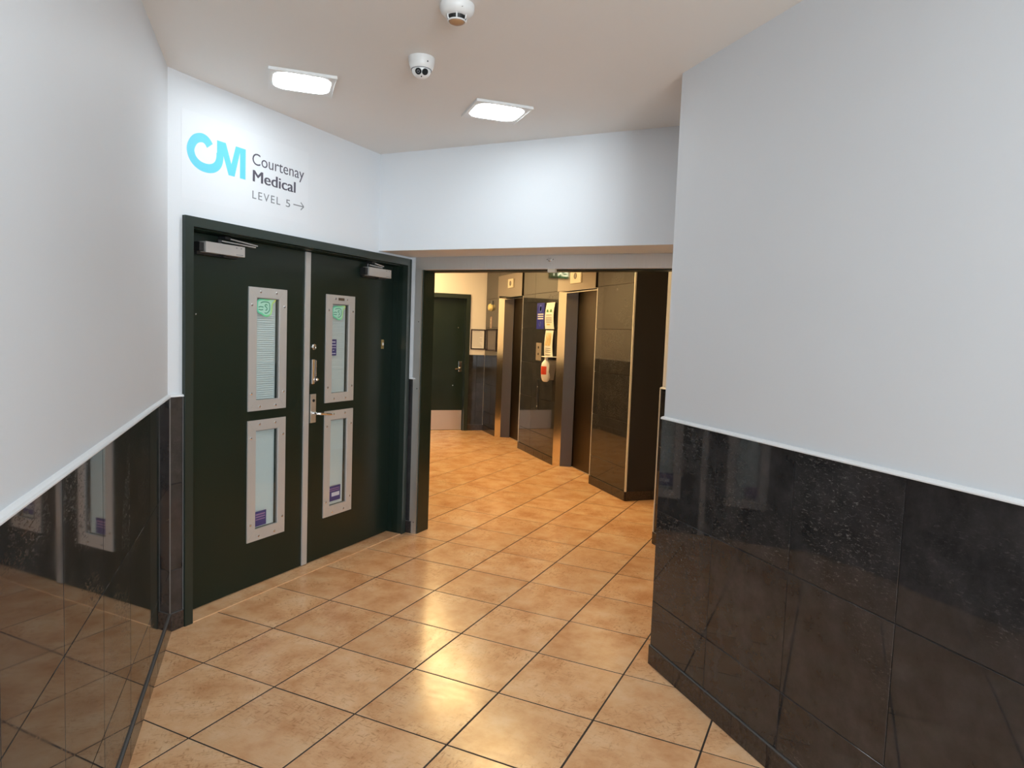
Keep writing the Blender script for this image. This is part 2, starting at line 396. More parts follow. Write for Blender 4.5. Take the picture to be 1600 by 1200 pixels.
def cap(parent, x0, x1, z=1.148, yb=0.012, name='cap_rail'):
    bm = NB(); pr = [(yb, z+0.001), (-0.006, z+0.001), (-0.0065, z+0.005), (-0.003, z+0.010), (0.003, z+0.012), (yb, z+0.014)]
    a = [bm.verts.new((x0, y, q)) for y, q in pr]; b = [bm.verts.new((x1, y, q)) for y, q in pr]
    bm.faces.new(a); bm.faces.new(b[::-1])
    for i in range(len(pr)): bm.faces.new((a[i], a[(i+1)%len(pr)], b[(i+1)%len(pr)], b[i]))
    return done(name, bm, M_TRIM, parent)
ROWS = [0.09, 0.302, 0.727, 1.149]
def wainscot(parent, x0, x1, joints, rows=ROWS, skirt=0.205, sk0=0.0, do_cap=True, capx=None):
    bm = NB(); box(bm, x0, x1, 0.003, 0.012, 0.0, rows[-1]); done('grout_bed', bm, M_GROUT_D, parent)
    xs = [x0] + [j for j in sorted(joints) if x0 + 0.01 < j < x1 - 0.01] + [x1]
    for i in range(len(xs)-1):
        for r in range(len(rows)-1): wall_tile(parent, xs[i], xs[i+1], rows[r], rows[r+1])
    x = x0 + sk0
    sx = [x0] + ([x] if sk0 > 0.01 else [])
    while x + skirt < x1 - 0.02: x += skirt; sx.append(x)
    sx.append(x1)
    for i in range(len(sx)-1): wall_tile(parent, sx[i], sx[i+1], 0.0, 0.089, y=-0.008, th=0.012, mt=M_SKIRT, name='skirting_tile')
    bm = NB(); box(bm, x0, x1, -0.0065, 0.001, 0.0885, 0.0906); done('skirting_joint', bm, M_JOINT, parent)
    if do_cap: cap(parent, *(capx or (x0, x1)))
def wall(name, fr, polys, label, mt=M_WALL):   # polys: (pts, z0, z1) in local coordinates
    bm = NB()
    for pts, z0, z1 in polys: prism(bm, pts if area(pts) > 0 else pts[::-1], z0, z1)
    return tag(done(name, bm, mt, fr=fr), label, 'wall', kind='structure')
def rect(x0, x1, y0, y1): return [(x0, y0), (x1, y0), (x1, y1), (x0, y1)]

wl = wall('wall_left', F_LEFT, [([(-4, 0.01), (3.6231, 0.01), (3.673, 0.13), (-4, 0.13)], 0, CEIL)],
          'white left wall above polished black wainscot tiles', M_WALL)
wainscot(wl, -4, 3.6188, [3.6188 - 0.19 - 0.41*k for k in range(0, 1)] + [3.017 - 0.405*k for k in range(0, 18)])
wr = wall('wall_right', F_RIGHT, [([(4, 0.01), (4, 0.15), (-2.6, 0.15), (-2.711, 0.01)], 0, CEIL)],
          'large white wall at right above black tiled wainscot')
wainscot(wr, -2.715, 4, [-2.297 + 0.432*k for k in range(0, 15)], sk0=0.213, skirt=0.2)
# return of the right wall, running away at 45 degrees behind the corner
F_RET = Fr(1.69, 2.715, 45)                 # room is on the left of it: built in world terms
wq = wall('wall_right_return', WORLD, [([(1.70, 2.711), (2.6057+0.007, 3.6310-0.007), (2.70, 3.632), (2.70, 4.35), (4.5, 4.35), (4.5, 4.2), (2.85, 4.2), (2.85, 3.5), (1.80, 2.45)], 0, CEIL)],
          'narrow white return wall hidden behind the right corner')
t1 = empty('t', WORLD); bpy.data.objects.remove(t1)
def wains_child(parent, fr, x0, x1, joints=(), rows=ROWS, do_cap=True, skirt=0.205):
    g = empty('wainscot', fr); g.parent = parent
    # tiles are sub-parts of the wainscot
    wainscot(g, x0, x1, joints, rows=rows, do_cap=do_cap, skirt=skirt); return g
wr2 = wall('wall_lobby_right', Fr(2.69, 0, -90), [(rect(-4.352, -3.70, 0.012, 0.02), 0, CEIL)], 'short cream lobby wall edge beside the right corner, with black tiled base', M_WALL_WARM)
wainscot(wr2, -4.36, -3.64, [-3.93])
bm = NB(); box(bm, -4.364, -4.352, -0.004, 0.012, 0.0, 1.149); done('edge_trim', bm, M_EDGE, wr2)
wd = wall('wall_doorway', F_DOOR, [
    ([(2.2437, 0.01), (2.323, 0.01), (2.323, 0.13), (2.194, 0.13)], 0, CEIL),
    (rect(2.323, 3.865, 0.01, 0.13), 2.017, CEIL), (rect(3.865, 4.26, 0.01, 0.13), 2.017, 2.034),
    (rect(4.237, 4.26, 0.01, 0.13), 0, 2.017)],
    'white wall carrying the clinic sign above the double doors')
wainscot(wd, 2.25, 2.322, [])
bm = NB(); box(bm, 2.2465, 2.2505, -0.001, 0.004, 0.0, 1.148); box(bm, 2.3185, 2.3225, -0.0015, 0.004, 0.085, 1.148); done('edge_trim', bm, M_GREYP, wd)
wh = wall('wall_front', F_HEAD, [(rect(-2.88, -0.73, 0, 0.545), 2.034, CEIL), (rect(-3.0, -2.79, 0.395, 0.545), 0, 2.034)],
          'white bulkhead wall spanning above the lobby opening')
g = wains_child(wh, Fr(-2.87, 0.395-0.01, 0), 0.0, 0.055, do_cap=True)
bm = NB()
# lobby shell
wall('wall_lobby_left', WORLD, [(rect(1.03, 1.145, 5.085, 10.25), 0, CEIL)], 'cream lobby wall opposite the lifts', M_WALL_WARM)
wll = bpy.data.objects['wall_lobby_left']
wains_child(wll, Fr(1.155, 5.09, 90, 0), 0, 5.03, [0.43*k for k in range(1, 12)])
wlr = wall('wall_lobby_rear', F_BACK, [(rect(1.03, 1.88, 0.01, 0.16), 0, CEIL), (rect(1.88, 2.876, 0.01, 0.16), 2.07, CEIL), (rect(2.876, 3.30, 0.01, 0.16), 0, CEIL)],
           'cream end wall of the lift lobby above black tiled base', M_WALL_WARM)
wainscot(wlr, 2.878, 3.12, [3.0], capx=(2.878, 3.118), rows=[0.09, 0.302, 0.727, 1.16], do_cap=False)
wainscot(wlr, 1.155, 1.878, [1.52], do_cap=True)
wall('wall_rear', WORLD, [(rect(-0.57, 1.84, -4.12, -4.0), 0, CEIL)], 'white wall closing the corridor behind the viewer')
wall('wall_lobby_end', WORLD, [(rect(4.5, 4.62, 4.2, 5.9), 0, CEIL)], 'cream wall at the end of the side passage', M_WALL_WARM)
# lift wall, tiled full height
HI = [0.09, 0.302, 0.727, 1.155, 1.585, 2.008, 2.435, CEIL-0.005]
we = wall('wall_lifts', F_ELEV, [
    (rect(-6.33, -5.577, 0.012, 0.4), 0, CEIL), (rect(-8.492, -7.305, 0.012, 0.4), 0, CEIL), (rect(-10.13, -9.489, 0.012, 0.4), 0, CEIL),
    (rect(-7.305, -6.33, 0.012, 0.4), 2.0, CEIL), (rect(-9.489, -8.492, 0.012, 0.4), 2.0, CEIL)], 'dark tiled wall holding the two lift openings', M_GROUT_D)
def full_tiles(parent, x0, x1, joints=(), z0=None):
    rows = [z for z in HI if z0 is None or z > z0 + 0.02]
    if z0 is not None: rows = [z0] + rows
    xs = [x0] + list(joints) + [x1]
    for i in range(len(xs)-1):
        for r in range(len(rows)-1): wall_tile(parent, xs[i], xs[i+1], rows[r], rows[r+1])
    if z0 is None:
        n = max(1, round((x1-x0)/0.3))
        for k in range(n): wall_tile(parent, x0+(x1-x0)*k/n, x0+(x1-x0)*(k+1)/n, 0.0, 0.089, y=-0.008, th=0.02, mt=M_SKIRT, name='skirting_tile')
full_tiles(we, -6.33, -5.577); full_tiles(we, -8.492, -7.305, (-8.06,)); full_tiles(we, -10.11, -9.489)
full_tiles(we, -7.305, -6.33, (-6.82,), 2.31); full_tiles(we, -9.489, -8.492, (-9.0,), 2.315)
bm = NB()
for x in (-6.33, -8.492): box(bm, x-0.006, x+0.004, -0.003, 0.03, 0.0, 2.0)
done('edge_trim', bm, M_EDGE, we)
bm = NB(); box(bm, -5.583, -5.571, -0.004, 0.012, 0.088, CEIL); done('edge_trim', bm, M_EDGE, we)
ws = wall('wall_side_passage', Fr(0, 5.577, 0), [(rect(3.14, 4.5, 0.012, 0.3), 0, CEIL)], 'dark tiled side face of the lift pier', M_GROUT_D)
full_tiles(ws, 3.123, 4.5, (3.56, 3.99))

# ------------------------------------------------------------ double doors
fr1 = thing('trim_1', F_DOOR.at(2.323), 'dark green frame around the double doors', 'door frame', kind='structure')
bm = NB(); O = 2.323
box(bm, 0, 0.047, -0.012, 0.03, 0, 2.017); box(bm, 1.864, 1.912, -0.012, 0.03, 0, 2.017); box(bm, 0.047, 1.864, -0.012, 0.03, 1.970, 2.017)
done('architrave', bm, M_GREEN_F, fr1)
bm = NB()
box(bm, 0, 0.042, 0.03, 0.175, 0, 2.017); box(bm, 1.868, 1.912, 0.03, 0.075, 0, 2.017); box(bm, 1.862, 1.912, 0.075, 0.175, 0, 2.017); box(bm, 1.872, 1.912, 0.055, 0.075, 0, 2.017)
box(bm, 0.042, 1.868, 0.03, 0.175, 1.964, 2.017)
done('door_jamb', bm, M_GREEN, fr1)
bm = NB(); box(bm, 0.042, 1.862, -0.004, 0.16, -0.0012, 0.004); done('threshold', bm, M_FLOOR, fr1)
bm = NB(); box(bm, 0.0, 1.912, 0.175, 0.19, 0, 2.0); done('backing_panel', bm, M_BLACK, fr1)

WINS = [(1.078, 1.662, 1.020, 1.717), (0.331, 0.908, 0.267, 0.966)]
def leaf(name, x0, x1, wx0, wx1, label):
    th = thing(name, F_DOOR.at(x0, 0.115), label, 'door', kind='structure')
    bm = NB(); W_ = x1 - x0; a, b = wx0 - x0, wx1 - x0          # glass opening
    box(bm, 0, a, 0, 0.045, 0.009, 1.961); box(bm, b, W_, 0, 0.045, 0.009, 1.961)
    zs = [0.009, WINS[1][0], WINS[1][1], WINS[0][0], WINS[0][1], 1.961]
    for i in (0, 2, 4): box(bm, a, b, 0, 0.045, zs[i], zs[i+1])
    done('door_leaf', bm, M_GREEN, th)
    for gi, (g0, g1, o0, o1) in enumerate(WINS):
        ox0, ox1 = a - 0.056, b + 0.056
        bm = NB()
        # mitred aluminium members with an inner return
        def mem(q):                                             # q: 4 outer/inner corner points (x,z)
            vprism(bm, q, -0.006, 0.0)
        e = 0.0006
        mem([(ox0, o0), (ox0, o1), (a, g1), (a, g0)][::-1]); mem([(ox1, o1), (ox1, o0), (b, g0), (b, g1)][::-1])
        mem([(ox0+e, o1), (ox1-e, o1), (b-e, g1), (a+e, g1)][::-1]); mem([(ox1-e, o0), (ox0+e, o0), (a+e, g0), (b-e, g0)][::-1])
        box(bm, a, a+0.003, -0.006, 0.008, g0, g1); box(bm, b-0.003, b, -0.005, 0.008, g0, g1)
        box(bm, a+0.003, b-0.003, -0.005, 0.008, g0, g0+0.003); box(bm, a+0.003, b-0.003, -0.005, 0.008, g1-0.003, g1)
        wf = done('window_frame', bm, M_ALU, th)
        for bx, bz in ((ox0+0.085, o1-0.024), (ox1-0.085, o1-0.024), (ox0+0.085, o0+0.024), (ox1-0.085, o0+0.024), (ox0+0.022, o1-0.10), (ox1-0.022, o1-0.10), (ox0+0.022, o0+0.10), (ox1-0.022, o0+0.10)):
            bm = NB(); lathe(bm, [(0.0075, 0.0), (0.0072, -0.0025), (0.0045, -0.0042), (0.001, -0.0048)], 12, 'y', (0, 0, 0))
            done('bolt', bm, M_CHROME, wf, smooth=True, loc=(bx, -0.006, bz))
        bm = NB(); box(bm, b-0.007, b-0.003, 0.001, 0.008, g0+0.003, g1-0.003); box(bm, a+0.003, b-0.007, 0.001, 0.008, g1-0.007, g1-0.003); done('gasket', bm, M_GREYP, th)
        bm = NB(); box(bm, a, b, 0.0040, 0.0048, g0, g1); done('glass_pane', bm, M_GLASS, th)
        bm = NB(); z = g0 + 0.006
        while z < g1 - 0.004:
            vs = box(bm, a + 0.004, b - 0.022, 0.0, 0.0008, z, z+0.0102)
            for v in vs: v.co.y += 0.014 + (v.co.z - z) * 0.6
            z += 0.0125
        tag(done('blind_slats', bm, M_BLIND, th), kind='stuff')
        bm = NB(); box(bm, a, b, 0.030, 0.034, g0, g1); done('inner_panel', bm, M_BLIND, th)
    return th, W_
LD, LW = leaf('door_1', 2.368, 3.294, 2.887, 3.066, 'left leaf of the dark green double doors')
RD, RW_ = leaf('door_2', 3.296, 4.183, 3.523, 3.695, 'right leaf of the dark green double doors, with locks and lever')
bm = NB(); bbox(bm, 3.272-2.368, 3.317-2.368, -0.009, 0.0, 0.0095, 1.960, 0.0015); done('meeting_strip', bm, M_ALU, LD)
def closer(th, x0, x1, z0, z1, y1, arm):
    bm = NB(); bbox(bm, x0, x1, -y1, -0.004, z0, z1, 0.003); c = done('door_closer', bm, M_CLOSER, th)
    bm = NB(); bbox(bm, x0-0.028, x0+0.001, -y1*0.8, 0, z0+0.004, z1-0.006, 0.003); bbox(bm, x0-0.02, x1-0.01, -0.02, 0, z0-0.012, z1-0.004, 0.002); bbox(bm, (x0+x1)/2-0.004, (x0+x1)/2+0.012, -0.045, -0.02, z0-0.013, z0-0.001, 0.002)
    done('closer_end', bm, M_BLACK, c)
    bm = NB(); ax = x0 + 0.11 if arm > 0 else x0+0.02
    lathe(bm, [(0.012, 0), (0.012, 0.02), (0.008, 0.024)], 14, 'z', (ax, -0.03, z1)); done('closer_pivot', bm, M_BLACK, c)
    bm = NB()
    def bar(p, q, w_, h_):
        p = Vector(p); q = Vector(q); t_ = (q-p).normalized(); s_ = t_.cross(Vector((0,0,1))).normalized()*w_/2; u_ = Vector((0,0,h_/2))
        v_ = [bm.verts.new(r + i*s_ + j*u_) for r in (p, q) for i, j in ((-1,-1),(1,-1),(1,1),(-1,1))]
        for f in ((0,1,2,3),(4,7,6,5),(0,4,5,1),(1,5,6,2),(2,6,7,3),(3,7,4,0)): bm.faces.new([v_[i] for i in f])
    L = 0.235 if arm > 0 else 0.15
    bar((ax, -0.03, z1+0.016), (ax+L, -0.035, z1+0.006+0.004), 0.018, 0.006)
    bar((ax+0.045, 0.0-0.028, z1+0.035), (ax+L+0.005, -0.045, z1+0.018), 0.016, 0.006)
    done('closer_arm', bm, M_CLOSER, c)
    bm = NB(); bbox(bm, ax+0.02, ax+0.055, -0.05, 0.0, z1+0.026, z1+0.042, 0.002); done('closer_shoe', bm, M_BLACK, c)
    bm = NB()
    for q in (0.76, 0.88): box(bm, x0+(x1-x0)*q, x0+(x1-x0)*q+0.008, -y1-0.0005, -y1, z1-0.014, z1-0.009)
    box(bm, x1-0.06, x1-0.012, -y1-0.0005, -y1, z0+0.007, z0+0.010)
    done('maker_marks', bm, M_GREYV, c)
closer(LD, 2.497-2.368, 2.751-2.368, 1.864, 1.919, 0.060, 1)
closer(RD, 3.828-3.296, 4.080-3.296, 1.866, 1.925, 0.060, -1)
# locks on the right leaf (local x = d - 3.296)
bm = NB(); lathe(bm, [(0.019, 0), (0.019, -0.006), (0.016, -0.010), (0.012, -0.0105), (0.0115, -0.008), (0.001, -0.008)], 24, 'y', (0.064, 0, 1.382)); cl = done('cylinder_lock', bm, M_CHROME, RD, smooth=True)
bm = NB(); box(bm, 0.062, 0.066, -0.0095, -0.008, 1.374, 1.390); done('key_slot', bm, M_BLACK, cl)
bm = NB(); bbox(bm, 0.036, 0.060, -0.018, 0, 1.150, 1.306, 0.004); kp = done('keypad_lock', bm, M_WPLAST, RD)
kp.data.materials[0] = M_CHROME
bm = NB(); bbox(bm, 0.060, 0.082, -0.012, 0, 1.160, 1.300, 0.003); done('keypad_body', bm, M_GREYP, kp)
for k in range(10):
    bm = NB(); lathe(bm, [(0.0045, 0), (0.0045, -0.005), (0.003, -0.006)], 10, 'y', (0, 0, 0)); done('button', bm, M_CHROME, kp, loc=(0.072, -0.012, 1.291 - k*0.0098))
bm = NB(); lathe(bm, [(0.011, 0), (0.011, -0.014), (0.008, -0.018)], 16, 'y', (0.074, -0.01, 1.178)); box(bm, 0.066, 0.083, -0.030, -0.026, 1.174, 1.182); done('turn_knob', bm, M_CHROME, kp)
bm = NB(); bbox(bm, 0.036, 0.086, -0.008, 0, 0.905, 1.086, 0.002); lp = done('lever_plate', bm, M_STEEL, RD)
bm = NB(); tube(bm, [(0.062, -0.006, 0.965), (0.062, -0.045, 0.965), (0.070, -0.055, 0.965), (0.10, -0.058, 0.962), (0.15, -0.057, 0.955), (0.183, -0.052, 0.950)], [0.009, 0.009, 0.009, 0.0085, 0.008, 0.006]); done('lever', bm, M_CHROME, lp, smooth=True)
bm = NB(); lathe(bm, [(0.009, 0), (0.009, -0.004), (0.002, -0.005)], 14, 'y', (0.062, -0.008, 1.045)); done('keyhole', bm, M_BLACK, lp)
bm = NB(); bbox(bm, 0.762, 0.79, -0.006, 0, 1.366, 1.432, 0.002); bl = done('brass_latch', bm, M_BRASS, RD)
bm = NB(); box(bm, 0.768, 0.784, -0.008, -0.006, 1.392, 1.41); done('latch_button', bm, M_WPLAST, bl)
bm = NB(); lathe(bm, [(0.004, 0), (0.004, -0.002), (0.001, -0.003)], 10, 'y', (0.12, 0, 1.55)); done('door_screw', bm, M_CHROME, LD)
bm = NB(); bbox(bm, 0.285, 0.345, -0.0068, -0.0058, 1.683, 1.700, 0.0003); done('maker_label', bm, M_BRONZE, RD)

# stickers on the panes (pane plane: local y = 0.115 + 0.020)
def sticker_fr(x, z, dy=0.0038): return F_DOOR.at(x, 0.115 + dy, z)
def green_sticker(x, z, s, label):
    t_ = thing('green_sticker', sticker_fr(x, z), label, 'sticker', 'green swirl stickers on the door panes')
    bm = NB()
    outl = smooth_pts([(-0.055,0.01),(-0.05,0.035),(-0.02,0.043),(0.01,0.042),(0.035,0.046),(0.062,0.05),(0.072,0.042),(0.060,0.032),(0.050,0.022),(0.046,-0.005),(0.040,-0.03),(0.02,-0.043),(-0.005,-0.042),(-0.025,-0.032),(-0.046,-0.026),(-0.056,-0.008),(-0.055,0.01)], 4)[:-1]
    vprism(bm, [(px*s, pz*s) for px, pz in outl], -0.0005, 0); done('sticker_shape', bm, M_SPALE, t_)
    bm = NB(); ribbon(bm, [(px*s*0.93, pz*s*0.93) for px, pz in outl + outl[:1]], 0.0085*s, -0.0008, -0.0005); done('sticker_outline', bm, M_SGREEN, t_)
    bm = NB()
    for st in ([(-0.03,0.022),(-0.01,0.028),(0.022,0.026),(0.03,0.01),(0.028,-0.012),(0.012,-0.026),(-0.004,-0.026)], [(-0.044,0.0),(-0.03,0.004),(-0.012,0.002)], [(-0.044,-0.01),(-0.028,-0.012),(-0.014,-0.010)],
               [(0.014,0.012),(0.004,0.016),(-0.002,0.008),(0.008,0.002),(0.012,-0.008),(0.002,-0.014)]):
        ribbon(bm, [(px*s, pz*s) for px, pz in smooth_pts(st, 4)], 0.0042*s, -0.0009, -0.0005)
    done('sticker_lines', bm, M_SGREEN_D, t_)
green_sticker(2.960, 1.606, 1.15, 'green swirl sticker at the top of the left door pane')
green_sticker(3.592, 1.602, 1.02, 'green swirl sticker at the top of the right door pane')
def navy(x0, x1, z0, z1, label, rows, rose=True):
    t_ = thing('window_sticker', sticker_fr(x0, z0), label, 'sticker')
    W_, H_ = x1-x0, z1-z0
    bm = NB(); box(bm, 0, W_, -0.0005, 0, 0, H_); done('sticker_sheet', bm, M_NAVY, t_)
    bm = NB()
    for (f0, f1, a, b) in rows: box(bm, W_*a, W_*b, -0.0008, -0.0005, H_*f0, H_*f1)
    done('print_lines', bm, M_PALEP if not rose else M_ROSEP, t_)
    return t_
navy(2.894, 2.983, 0.345, 0.432, 'small navy printed sticker at the bottom of the left door pane', [(0.74,0.84,.1,.9),(0.58,0.66,.1,.9),(0.42,0.48,.1,.9)])
t_ = navy(3.527, 3.645, 0.360, 0.460, 'navy sticker with pale name band, bottom of the right door pane', [(0.80,0.85,.08,.9),(0.68,0.72,.08,.9)])
bm = NB(); box(bm, 0.03, 0.108, -0.0008, -0.0005, 0.03, 0.056); done('pale_band', bm, M_PALEP, t_)
navy(3.529, 3.580, 1.325, 1.430, 'narrow navy sticker halfway down the upper right pane', [(0.80,0.87,.15,.8),(0.62,0.68,.15,.9),(0.46,0.50,.15,.9),(0.3,0.34,.3,.6),(0.1,0.15,.15,.85)], False)

# ------------------------------------------------------------ steel channel of the lobby opening
tr2 = thing('trim_2', F_HEAD.at(-2.832, 0.395), 'galvanised steel channel framing the lobby opening', 'door frame', kind='structure')
bm = NB(); box(bm, 0, 2.11, -0.012, 0.004, 1.948, 2.033); box(bm, 0, 2.11, -0.012, 0.03, 1.944, 1.948); done('head_channel', bm, M_STEEL, tr2)
bm = NB(); box(bm, 0, 0.052, -0.012, 0.004, 0, 1.948); box(bm, 0.050, 0.054, -0.012, 0.03, 0.0, 1.948); done('jamb_channel', bm, M_STEEL, tr2)
for z in (0.085, 1.082, 1.57): bm = NB(); lathe(bm, [(0.004, 0), (0.004, -0.001)], 10, 'y', (0.036, -0.012, z)); done('screw', bm, M_BLACK, tr2)
bm = NB(); lathe(bm, [(0.012, 0), (0.012, -0.006), (0.008, -0.009)], 18, 'y', (1.051, -0.012, 2.003)); done('channel_lock', bm, M_CHROME, tr2)
for x in (1.03, 1.073): bm = NB(); lathe(bm, [(0.003, 0), (0.003, -0.001)], 8, 'y', (x, -0.012, 2.006)); done('screw', bm, M_BLACK, tr2)
bm = NB(); bbox(bm, 1.035, 1.088, -0.012, 0.02, 1.921, 1.9445, 0.001); done('latch_bracket', bm, M_IND, tr2)
bm = NB(); box(bm, 0.056, 0.062, 0.0, 0.15, 0, 2.033); box(bm, 0.062, 2.10, 0.03, 0.15, 1.936, 2.033); done('green_lining', bm, M_GREEN, tr2)

# ------------------------------------------------------------ sign on the doorway wall
sg = thing('clinic_sign', F_DOOR.at(2.33, 0.0099, 2.10), 'clinic wall sign with large cyan letters and a level 5 arrow', 'sign')
sx = lambda x: x - 2.33
sz = lambda z: z - 2.10
bm = NB(); box(bm, sx(2.318), sx(3.175), -0.0004, 0.0, 0.0, sz(2.515)); done('vinyl_sheet', bm, M_SHEET, sg)
bm = NB()
cx, cz, ro, ri = 2.447, 2.338, 0.0, 0.0
pts = [(2.480, 2.378), (2.464, 2.396), (2.443, 2.405), (2.418, 2.402), (2.393, 2.388), (2.375, 2.362), (2.368, 2.335), (2.376, 2.306), (2.395, 2.284), (2.424, 2.270), (2.458, 2.266), (2.490, 2.271), (2.515, 2.284), (2.532, 2.304), (2.540, 2.33), (2.541, 2.355)]
sp_ = smooth_pts(pts, 5)
ribbon(bm, [(sx(a), sz(b)) for a, b in sp_], [0.043] * len(sp_), -0.001, -0.0004)
done('logo_letter', bm, M_CYAN, sg)
bm = NB()
vprism(bm, [(sx(a), sz(b)) for a, b in ((2.523, 2.417), (2.577, 2.417), (2.6128, 2.3197), (2.641, 2.417), (2.706, 2.417), (2.706, 2.262), (2.669, 2.262), (2.669, 2.394), (2.634, 2.262), (2.596, 2.262), (2.560, 2.357), (2.559, 2.325), (2.523, 2.325))], -0.0011, -0.0004)
done('logo_letter', bm, M_CYAN, sg)
text_obj('Courtenay', sx(2.752), sx(3.139), sz(2.333), sz(2.414), -0.0004, M_CHAR, 'lettering', sg, off=-0.002)
md = text_obj('Medical', sx(2.7575), sx(3.0705), sz(2.265), sz(2.325), -0.0004, M_CHAR, 'lettering', sg)
bm = NB(); bm.from_mesh(md.data); src = md.data.copy()
for dx_ in (-0.0022, 0.0022):
    k0 = len(bm.verts); bm.from_mesh(src); bm.verts.ensure_lookup_table()
    for v in bm.verts[k0:]: v.co.x += dx_; v.co.y -= 0.00002 * (1 if dx_ > 0 else -1)
bm.to_mesh(md.data); bm.free()
text_obj('LEVEL', sx(2.754), sx(2.955), sz(2.176), sz(2.217), -0.0004, M_GREYV, 'lettering', sg, spacing=1.25)
text_obj('5', sx(2.998), sx(3.031), sz(2.176), sz(2.217), -0.0004, M_GREYV, 'lettering', sg)
bm = NB(); ribbon(bm, [(sx(3.057), sz(2.199)), (sx(3.14), sz(2.199))], 0.0055, -0.001, -0.0004)
ribbon(bm, [(sx(3.116), sz(2.220)), (sx(3.141), sz(2.199))], 0.0055, -0.001, -0.0004); ribbon(bm, [(sx(3.141), sz(2.199)), (sx(3.116), sz(2.178))], 0.0055, -0.001, -0.0004)
done('arrow', bm, M_GREYV, sg)

# ------------------------------------------------------------ ceiling fittings
def rrect(x0, x1, y0, y1, r, k=6):
    out = []
    for cx, cy, a0 in ((x1-r, y1-r, 0), (x0+r, y1-r, 90), (x0+r, y0+r, 180), (x1-r, y0+r, 270)):
        for i in range(k+1):
            a = math.radians(a0 + 90*i/k); out.append((cx + r*math.cos(a), cy + r*math.sin(a)))
    return out
def ring_plate(bm, outer, inner, z0, z1, r):
    o = rrect(*outer, 0.002, 6); i_ = rrect(*inner, r, 6); n = len(o)
    vo = [bm.verts.new((x, y, z0)) for x, y in o]; vi = [bm.verts.new((x, y, z0)) for x, y in i_]
    vo2 = [bm.verts.new((x, y, z1)) for x, y in o]; vi2 = [bm.verts.new((x, y, z1)) for x, y in i_]
    for k in range(n):
        j = (k+1) % n
        bm.faces.new((vo[k], vo[j], vi[j], vi[k])); bm.faces.new((vo2[k], vo2[j], vi2[j], vi2[k]))
        bm.faces.new((vo[k], vo[j], vo2[j], vo2[k])); bm.faces.new((vi[k], vi[j], vi2[j], vi2[k]))
def ceiling_light(x, y, label, tilt=0.0):
    t_ = thing('ceiling_light', Fr(x, y, 0, CEIL), label, 'light', 'square ceiling lights of the corridor')
    bm = NB(); ring_plate(bm, (-0.152, 0.152, -0.147, 0.147), (-0.13, 0.13, -0.118, 0.118), -0.009, 0.0, 0.064); fr_ = done('light_frame', bm, M_WPLAST, t_)
    bm = NB(); a = rrect(-0.13, 0.13, -0.118, 0.118, 0.064); prism(bm, a, -0.010, -0.002)
    done('diffuser', bm, M_DIFF, t_)
    bm = NB()
    for q in ((-0.152, 0.152, -0.149, -0.144), ): box(bm, q[0], q[1], q[2], q[3], -0.014, -0.009)
    for q in (-1, 1): box(bm, q*0.15-0.003, q*0.15+0.003, -0.144, 0.147, -0.0125, -0.009)
    done('frame_lip', bm, M_WPLAST, t_)
    t_.rotation_euler = (0, 0, tilt)
ceiling_light(0.138, 3.555, 'lit square ceiling light nearer the clinic sign')
ceiling_light(1.120, 3.560, 'lit square ceiling light right of the security camera')
ceiling_light(0.138, 0.85, 'square ceiling light above the viewer near the left wall')
ceiling_light(1.120, 0.25, 'square ceiling light behind the viewer on the right')
ceiling_light(0.138, -2.4, 'far square ceiling light behind the viewer, left')
ceiling_light(1.120, -2.4, 'far square ceiling light behind the viewer, right')

sc_ = thing('security_camera', Fr(0.608, 3.03, 10, CEIL), 'white dome security camera with two black lenses on the ceiling', 'camera')
bm = NB(); lathe(bm, [(0.056, 0), (0.056, -0.012), (0.053, -0.03), (0.047, -0.047), (0.043, -0.05)], 40); done('housing', bm, M_WPLAST, sc_, smooth=True)
bm = NB(); lathe(bm, [(0.044, 0), (0.044, -0.004)], 32, 'z', (0, 0, -0.0475)); done('gasket', bm, M_GREYV, sc_)
bm = NB(); prof = [(0.0415*math.cos(math.radians(a)), -0.0415*math.sin(math.radians(a))*1.0) for a in range(-10, 91, 10)]
prof[-1] = (0.001, prof[-1][1]); lathe(bm, prof, 32, 'z', (0, 0, -0.046)); eye = done('eyeball', bm, M_WPLAST, sc_, smooth=True)
# lens faces look down and towards the corridor
dirv = Vector((-0.27, -0.78, -0.52)).normalized(); sid = dirv.cross(Vector((0,0,1))).normalized(); upv = sid.cross(dirv)
def on_ball(a, b, r=0.0415):
    v_ = (dirv + sid*a + upv*b).normalized(); return Vector((0,0,-0.046)) + v_*r, v_
def disc(bm, c, n_, r, th=0.0015, seg=20):
    a = n_.orthogonal().normalized(); b = n_.cross(a)
    r0 = [bm.verts.new(c - n_*0.002 + (a*math.cos(2*math.pi*k/seg) + b*math.sin(2*math.pi*k/seg))*r) for k in range(seg)]
    r1 = [bm.verts.new(c + n_*th + (a*math.cos(2*math.pi*k/seg) + b*math.sin(2*math.pi*k/seg))*r) for k in range(seg)]
    bm.faces.new(r1); bm.faces.new(r0[::-1])
    for k in range(seg): bm.faces.new((r0[k], r0[(k+1)%seg], r1[(k+1)%seg], r1[k]))
for a in (-0.36, 0.36):
    bm = NB(); c, n_ = on_ball(a, 0.0); disc(bm, c, n_, 0.0135); le = done('lens', bm, M_LENS, sc_)
    if a > 0: bm = NB(); disc(bm, c + n_*0.0012, n_, 0.0065, 0.001); done('lens_ring', bm, M_GREYV, le); bm = NB(); disc(bm, c + n_*0.002, n_, 0.004, 0.001); done('lens_pupil', bm, M_LENS, le)
bm = NB(); c, n_ = on_ball(0.0, -0.55); disc(bm, c, n_, 0.003); done('sensor', bm, M_BLACK, sc_)
